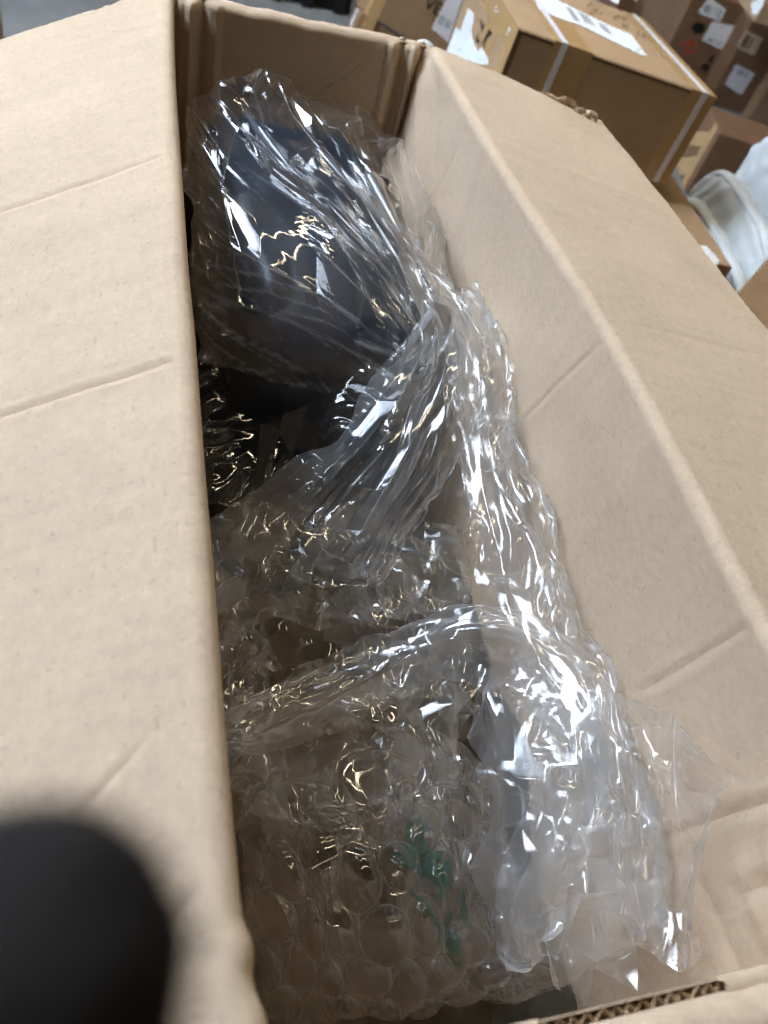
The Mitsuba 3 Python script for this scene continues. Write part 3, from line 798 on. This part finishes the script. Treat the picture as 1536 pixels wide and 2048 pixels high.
def film_ribbon(key, path, seed, layers=2, bsdf='m_film_mid', arch=.45, sway=.25, fine=(.036, .50, 90., 14.), **kw):
    """A gathered band of film: open sheets laid over one another along a path of (px, py, z, half width), pleated lengthwise, each one swaying its own way."""
    P = np.array([at(a, b, c) for a, b, c, _ in path]); R = np.array([r[3] for r in path])
    d = np.r_[0, np.cumsum(np.linalg.norm(np.diff(P, axis=0), axis=1))]
    q = np.linspace(0, d[-1], 26)
    C, Rr = CubicSpline(d, P)(q), PchipInterpolator(d, R)(q)
    t = np.gradient(C, axis=0); t /= np.linalg.norm(t, axis=1, keepdims=True)
    up = CAM - C; up -= (up * t).sum(1, keepdims=True) * t; up /= np.linalg.norm(up, axis=1, keepdims=True)
    side = np.cross(t, up)
    for k in range(layers):
        w = np.linspace(-1, 1, 9)
        rows = []
        for i in range(len(q)):
            sh = sway * Rr[i] * math.sin(q[i] * (9 + 4 * k) + 1.7 * k + seed) * (1 if layers > 1 else .5)
            rr = Rr[i] * (1 + .22 * math.sin(q[i] * 17 + 2.3 * k + seed * .7))
            rows.append(C[i] + side[i] * (w * rr + sh)[:, None] + up[i] * (rr * arch * (1 - np.abs(w) ** 1.6) - .012 * k + .25 * rr * np.sin(w * 4 + q[i] * 9 + k))[:, None])
        film_sheet(key + (f'_{k:03d}' if k else ''), rows, seed + 3 * k, bsdf, world=True, buckle=(1.0, 1.02, .006, 0.), fine=fine, rag=.006, **kw)


# --- the big clear bag round the cushion: its body fans out from the gathered neck at the right wall
labels['plastic_bag'] = dict(label='clear plastic bag pulled over the dark cushion, its neck twisted down the right wall', category='plastic bag')
fan = [  # from the far rim of the body (u=0) to the neck (u=1); v runs from the lower left round to the right
    [(398, 720, .45), (385, 420, .57), (385, 195, .63), (470, 170, .66), (560, 145, .67), (600, 185, .65), (700, 215, .64), (850, 335, .60), (865, 450, .57), (905, 560, .55)],
    [(540, 760, .48), (440, 480, .63), (455, 300, .66), (510, 240, .66), (580, 225, .69), (640, 250, .66), (715, 290, .66), (835, 420, .62), (860, 500, .58), (905, 585, .57)],
    [(690, 800, .50), (630, 580, .62), (640, 450, .65), (670, 410, .64), (720, 400, .67), (760, 420, .64), (790, 440, .66), (840, 510, .62), (870, 550, .59), (920, 600, .57)],
    [(810, 810, .53), (800, 725, .58), (815, 680, .60), (835, 655, .59), (855, 640, .61), (875, 630, .59), (895, 625, .60), (915, 620, .58), (930, 625, .58), (945, 640, .56)]]
film_sheet('plastic_bag__body', fan, 11, 'm_film', buckle=(1.012, 1.02, .02, .12), fine=(.11, .22, 90., 70.), tiny=(.014, .06), facet=(2, .005, 1))
under = [
    [(400, 640, .50), (390, 420, .56), (400, 220, .60), (570, 165, .61), (690, 215, .60), (845, 345, .56), (895, 560, .52)],
    [(560, 720, .48), (520, 520, .56), (540, 380, .60), (640, 330, .60), (740, 370, .60), (840, 450, .57), (900, 580, .54)],
    [(800, 770, .50), (800, 700, .53), (810, 640, .55), (830, 610, .56), (850, 600, .56), (870, 600, .55), (905, 620, .54)]]
film_sheet('plastic_bag__body_001', under, 23, 'm_film', buckle=(1.012, 1.02, .02, .12), fine=(.08, .22, 90., 60.), tiny=(.014, .08), facet=(2, .010, 1))
skirt = [  # below the neck the bag opens again and hangs to the lower left
    [(850, 640, .58), (870, 650, .585), (900, 650, .58), (935, 640, .57), (965, 650, .55)],
    [(720, 790, .55), (790, 810, .57), (860, 800, .57), (920, 780, .55), (965, 800, .52)],
    [(600, 930, .50), (670, 960, .52), (770, 980, .52), (860, 980, .50), (940, 1000, .47)],
    [(415, 1050, .44), (520, 1120, .44), (660, 1150, .44), (800, 1130, .43), (930, 1110, .42)],
    [(415, 1180, .38), (490, 1230, .37), (620, 1240, .37), (790, 1230, .37), (940, 1190, .36)]]
film_sheet('plastic_bag__skirt', skirt, 37, 'm_film_hazy', buckle=(1.01, 1.03, .016, .3), fine=(.085, .27, 90., 16.), facet=(2, .006, 1))
film_ribbon('plastic_bag__neck', [(780, 470, .63, .030), (840, 570, .60, .036), (885, 660, .59, .044), (890, 750, .58, .048), (865, 840, .56, .050), (830, 930, .53, .052), (760, 1040, .47, .056), (690, 1130, .43, .056)], 41, 1, 'm_film', fine=(.04, .45, 90., 14.))
hang = [[(400, 600, .47), (560, 650, .48), (790, 740, .52)], [(410, 740, .42), (560, 770, .43), (740, 820, .48)], [(410, 900, .37), (540, 900, .37), (660, 940, .42)], [(410, 1010, .36), (520, 1000, .37), (610, 1000, .42)]]
film_sheet('plastic_bag__skirt_001', hang, 53, 'm_film', buckle=(1.02, 1.03, .02, 0.), fine=(.045, .40, 20., 90.), tiny=(.014, .2))

# --- the strand down the right wall with its flat tail
labels['plastic_film'] = dict(label='long gathered strand of clear film lying down the right wall to a flat wrinkled tail', category='plastic film')
film_ribbon('plastic_film__strand', [(925, 585, .57, .020), (950, 680, .57, .034), (960, 780, .55, .036), (975, 900, .52, .036), (1005, 1010, .51, .040), (1045, 1120, .50, .042), (1080, 1240, .50, .040), (1130, 1350, .50, .038), (1180, 1440, .51, .036), (1215, 1560, .50, .036), (1235, 1700, .48, .034), (1250, 1850, .46, .026)], 61, 2, 'm_film_band', fine=(.055, .28, 90., 12.))
tip = [[(960, 800, .55), (985, 805, .55), (1035, 825, .545)], [(960, 880, .54), (990, 880, .53), (1025, 855, .54)], [(965, 960, .52), (985, 950, .52), (1005, 930, .525)]]
film_sheet('plastic_film__corner', tip, 63, 'm_film_hazy')
tail = [[(1150, 1385, .54), (1235, 1385, .575), (1330, 1410, .605), (1432, 1452, .660)],
        [(1175, 1500, .53), (1260, 1510, .565), (1350, 1530, .585), (1432, 1565, .628)],
        [(1200, 1620, .51), (1280, 1630, .55), (1370, 1630, .57), (1462, 1615, .632)],
        [(1220, 1760, .49), (1280, 1770, .52), (1340, 1770, .515), (1410, 1765, .556)],
        [(1230, 1880, .47), (1280, 1900, .48), (1330, 1915, .475), (1390, 1920, .500)]]
film_sheet('plastic_film__tail', tail, 67, 'm_film_band', buckle=(1.0, 1.02, .006, 0.), fine=(.024, .6, 90., 16.), tiny=(.012, .06), facet=(2, .007, 1))

# --- the loop across the middle that ends in a big crumpled heap at the near right
labels['plastic_film_001'] = dict(label='clear film looping across the middle into a big crumpled heap at the near right', category='plastic film')
film_ribbon('plastic_film_001__loop', [(432, 1475, .42, .012), (520, 1440, .42, .022), (640, 1395, .43, .026), (760, 1345, .44, .030), (860, 1295, .47, .032), (950, 1275, .50, .034), (1040, 1300, .51, .032), (1110, 1365, .52, .030), (1155, 1460, .53, .032), (1160, 1570, .52, .032), (1120, 1690, .50, .030), (1075, 1810, .47, .028), (1070, 1930, .44, .020)], 71, 2, 'm_film_band', fine=(.060, .30, 90., 14.))
heap = [[(950, 1330, .42), (1050, 1310, .47), (1150, 1350, .51), (1240, 1400, .53)],
        [(925, 1470, .41), (1040, 1460, .48), (1150, 1470, .53), (1260, 1490, .54)],
        [(985, 1590, .41), (1070, 1600, .48), (1170, 1590, .52), (1300, 1590, .53)],
        [(942, 1730, .40), (1060, 1730, .47), (1180, 1720, .51), (1320, 1700, .52)],
        [(985, 1850, .38), (1080, 1860, .45), (1190, 1850, .48), (1340, 1830, .515)],
        [(1050, 1955, .35), (1110, 1985, .40), (1200, 1945, .44), (1390, 1935, .500)]]
film_sheet('plastic_film_001__heap', heap, 73, 'm_film_thick', buckle=(1.03, 1.04, .02, 0.), fine=(.065, .30, 90., 40.), tiny=(.012, .07), facet=(2, .007, 1))
heap2 = [[(1000, 1420, .38), (1090, 1400, .43), (1180, 1420, .46)], [(975, 1560, .37), (1090, 1560, .42), (1220, 1560, .46)], [(1000, 1700, .36), (1120, 1700, .42), (1270, 1700, .45)], [(1020, 1860, .35), (1130, 1850, .40), (1290, 1850, .44)], [(1080, 1970, .33), (1150, 1960, .38), (1270, 1955, .43)]]
film_sheet('plastic_film_001__heap_001', heap2, 79, 'm_film_band', buckle=(1.03, 1.04, .02, 0.), fine=(.065, .30, 70., 70.), tiny=(.012, .07), facet=(2, .008, 1))

# --- crumpled sheets in the middle
labels['plastic_film_002'] = dict(label='crumpled clear sheets filling the middle of the box below the bag', category='plastic film')
mid = [[(410, 1030, 0.410), (540, 1020, 0.410), (700, 1060, 0.420), (860, 1040, 0.440), (930, 1050, 0.450)],
       [(415, 1150, 0.390), (540, 1150, 0.390), (700, 1160, 0.400), (860, 1150, 0.410), (945, 1160, 0.420)],
       [(425, 1290, 0.370), (540, 1290, 0.370), (700, 1290, 0.380), (850, 1290, 0.390), (945, 1270, 0.400)],
       [(440, 1420, 0.360), (540, 1420, 0.360), (700, 1410, 0.360), (850, 1400, 0.380), (960, 1390, 0.390)]]
film_sheet('plastic_film_002__sheet', mid, 83, 'm_film_mid', buckle=(1.03, 1.03, .02, 0.), fine=(.050, .30, 60., 100.), tiny=(.012, .15), facet=(3, .006, 1))
mid2 = [[(405, 1080, 0.440), (520, 1000, 0.450), (640, 1000, 0.450), (760, 1020, 0.460), (900, 1060, 0.460)],
        [(415, 1200, 0.410), (540, 1130, 0.420), (680, 1130, 0.430), (800, 1150, 0.430), (930, 1160, 0.430)],
        [(430, 1330, 0.380), (560, 1250, 0.390), (690, 1240, 0.400), (820, 1240, 0.410), (940, 1250, 0.400)]]
film_sheet('plastic_film_002__sheet_003', mid2, 85, 'm_film_mid', buckle=(1.03, 1.03, .02, 0.), fine=(.050, .30, 110., 90.), tiny=(.012, .15), facet=(3, .007, 1))
low = [[(440, 1390, 0.385), (560, 1370, 0.395), (700, 1350, 0.405), (850, 1340, 0.415), (950, 1370, 0.415)],
       [(450, 1480, 0.375), (570, 1470, 0.385), (700, 1460, 0.395), (850, 1460, 0.405), (905, 1490, 0.405)],
       [(465, 1580, 0.355), (580, 1580, 0.365), (700, 1570, 0.375), (830, 1570, 0.385), (915, 1560, 0.385)],
       [(490, 1650, 0.335), (600, 1660, 0.345), (720, 1665, 0.355), (830, 1665, 0.365), (945, 1640, 0.365)]]
film_sheet('plastic_film_002__sheet_001', low, 89, 'm_film_mid', buckle=(1.02, 1.03, .02, 0.), fine=(.045, .44, 20., 150.), tiny=(.014, .18), facet=(2, .010, 1))
low2 = [[(436, 1400, .36), (560, 1400, .36), (700, 1390, .38), (850, 1380, .40), (955, 1400, .40)],
        [(450, 1490, .34), (570, 1500, .35), (690, 1490, .37), (830, 1480, .38), (930, 1500, .38)],
        [(462, 1570, .33), (570, 1590, .34), (690, 1610, .36), (830, 1600, .37), (925, 1560, .37)]]
film_sheet('plastic_film_002__sheet_004', low2, 93, 'm_film_mid', fine=(.05, .5, 10., 120.), tiny=(.014, .2), rag=.012, facet=(2, .008, 1))
leftf = [[(412, 1200, .42), (440, 1225, .42), (490, 1260, .42), (545, 1325, .41)], [(420, 1310, .40), (450, 1320, .40), (490, 1340, .40), (530, 1370, .40)], [(432, 1480, .38), (455, 1450, .38), (480, 1430, .38), (510, 1420, .38)]]
film_sheet('plastic_film_002__sheet_002', leftf, 97, 'm_film_mid')

# --- air cushion film at the near end, with its green print
labels['bubble_wrap'] = dict(label='clear air bubble film with green print, lying lowest at the near end of the box', category='bubble wrap')
bw = [[(448, 1500, .28), (600, 1480, .30), (760, 1490, .31), (900, 1500, .31), (1000, 1530, .30)],
      [(470, 1710, .31), (600, 1700, .355), (760, 1700, .365), (900, 1710, .36), (1020, 1740, .33)],
      [(485, 1830, .30), (620, 1830, .35), (760, 1840, .36), (900, 1850, .35), (1080, 1860, .33)],
      [(510, 1935, .28), (640, 1960, .31), (760, 1975, .32), (900, 1970, .31), (1110, 1940, .31)],
      [(540, 2035, .20), (650, 2050, .22), (770, 2050, .23), (900, 2030, .23), (1130, 1985, .25)]]
G = spline_surf(bw, 330, 380)
S, Tt = metric(G)
G = G + (.012 * np.stack([vnoise(S * 14, Tt * 14, S * 0 + k, seed=211 + k) for k in range(3)], -1)) * np.array([1, 1, 1.2])
N = grid_normals(G); N *= np.sign((N * (CAM - G)).sum(-1).mean())
smooth01 = lambda x: np.clip(x, 0, 1) ** 2 * (3 - 2 * np.clip(x, 0, 1))
cell = .056
a, b = S / (cell * .87), Tt / cell
rowi = np.floor(a); bo = b + .5 * (rowi % 2)
best = np.full(S.shape, 9.)
for da in (-1, 0, 1):
    for db in (-1, 0, 1):
        ri = rowi + da; cb = np.floor(b + .5 * (ri % 2)) + db + .5 - .5 * (ri % 2)
        best = np.minimum(best, np.hypot((a - ri - .5) * .87 + .14 * np.sin(ri * 5 + cb * 3), b - cb + .14 * np.cos(ri * 3 + cb * 7)))
dome = np.sqrt(np.clip(1 - (best / .47) ** 2, 0, 1)) * (.014 + .007 * vnoise(S * 9, Tt * 9, S * 0, seed=77)) * smooth01(np.minimum(np.minimum(S, S.max() - S), np.minimum(Tt, Tt.max() - Tt)) / .05)
wr = crumple(S, Tt, 101, .012, .26, 90, 60, n=3) * (.35 + .65 * smooth01((best - .2) / .2))
GB = G + N * (dome + wr + .006 * vnoise(S * 12, Tt * 12, S * 0, seed=5))[..., None]
uvb = creased(GB, False, .017, .10); uvb[:, 0] += .025 * np.clip((best.ravel() - .42) / .06, 0, 1)
scene['bubble_wrap__bubbles'] = ply(grid_mesh(GB), 'm_film', smooth=True, uv=uvb)
GK = G + N * (-.004 + crumple(S, Tt, 131, .05, .22, n=3))[..., None]
scene['bubble_wrap__backing'] = ply(grid_mesh(GK), 'm_film', smooth=True, uv=creased(GK, False, .015, .08))

# the sheets are independent of one another: four threads shape them
from concurrent.futures import ThreadPoolExecutor
with ThreadPoolExecutor(4) as pool:
    for job, (X, uv) in zip(JOBS, list(pool.map(run_job, range(len(JOBS))))):
        scene[job[0]] = ply(grid_mesh(X.astype(float), closed=job[6]), 'm_film', smooth=True, uv=uv)

# green print on the bubble film: irregular blotches that follow the film
GP = G + N * (dome + wr + .006 * vnoise(S * 12, Tt * 12, S * 0, seed=5) + .0012)[..., None]
q = (GP - CAM); qx = q @ RIGHT / (q @ FWD) * F + 768; qy = q @ DOWN / (q @ FWD) * F + 1024
uS, vS = S / S.max(), Tt / Tt.max()


def blot(u, v, ru, rv, ang):
    c, s_ = math.cos(ang), math.sin(ang)
    a_, b_ = (u - uS) * 1.0, (v - vS) * 1.0
    return 1 - ((a_ * c + b_ * s_) / ru) ** 2 - ((-a_ * s_ + b_ * c) / rv) ** 2


f_ = np.maximum.reduce([blot(.40, .555, .055, .055, .6), blot(.45, .61, .055, .045, .6), blot(.555, .57, .014, .07, -1.1), blot(.592, .665, .016, .09, -1.35), blot(.515, .71, .04, .022, .5)])
f_ = f_ + .6 * vnoise(S * 50, Tt * 50, S * 0, seed=11) + 1.1 * vnoise(S * 240, Tt * 240, S * 0, seed=12) > .15
mesh = grid_mesh(GP)
mesh.update_faces(f_.ravel()[mesh.faces].all(1)); mesh.remove_unreferenced_vertices()
add('bubble_wrap__green_print', mesh, 'm_film_green', True)

# dark rounded thing right in front of the lens, far out of focus
zc = .060
base = lambda px, py, z: CAM + ray(px, py) * z
import manifold3d as m3
hull = trimesh.convex.convex_hull(np.vstack([trimesh.creation.icosphere(subdivisions=3, radius=r).vertices + base(px, py, z) for px, py, z, r in
                                             ((35, 1955, zc, .0136), (-60, 2250, zc * 1.02, .0158), (-260, 2600, zc * 1.05, .018))]))
hull = hull.subdivide_loop(1) if hull.is_watertight else hull
hull.vertices += .0006 * vnoise(hull.vertices[:, 0] * 180, hull.vertices[:, 1] * 180, hull.vertices[:, 2] * 180, seed=3)[:, None]
add('dark_object', hull, 'm_rubber', True, label='large black rounded shape, far out of focus, in the lower left corner', category='dark object')
# dark coil on the floor beyond the near end flap
k_ = at(1525, 2040, z=.05)
coil = trimesh.util.concatenate([trimesh.creation.torus(.11 - .012 * i, .012, 48, 12) for i in range(3)])
coil.apply_translation([k_[0] + .06, k_[1] - .06, .02])
add('black_hose', coil, 'm_black', True, label='coil of black hose on the floor beyond the near end flap', category='hose')
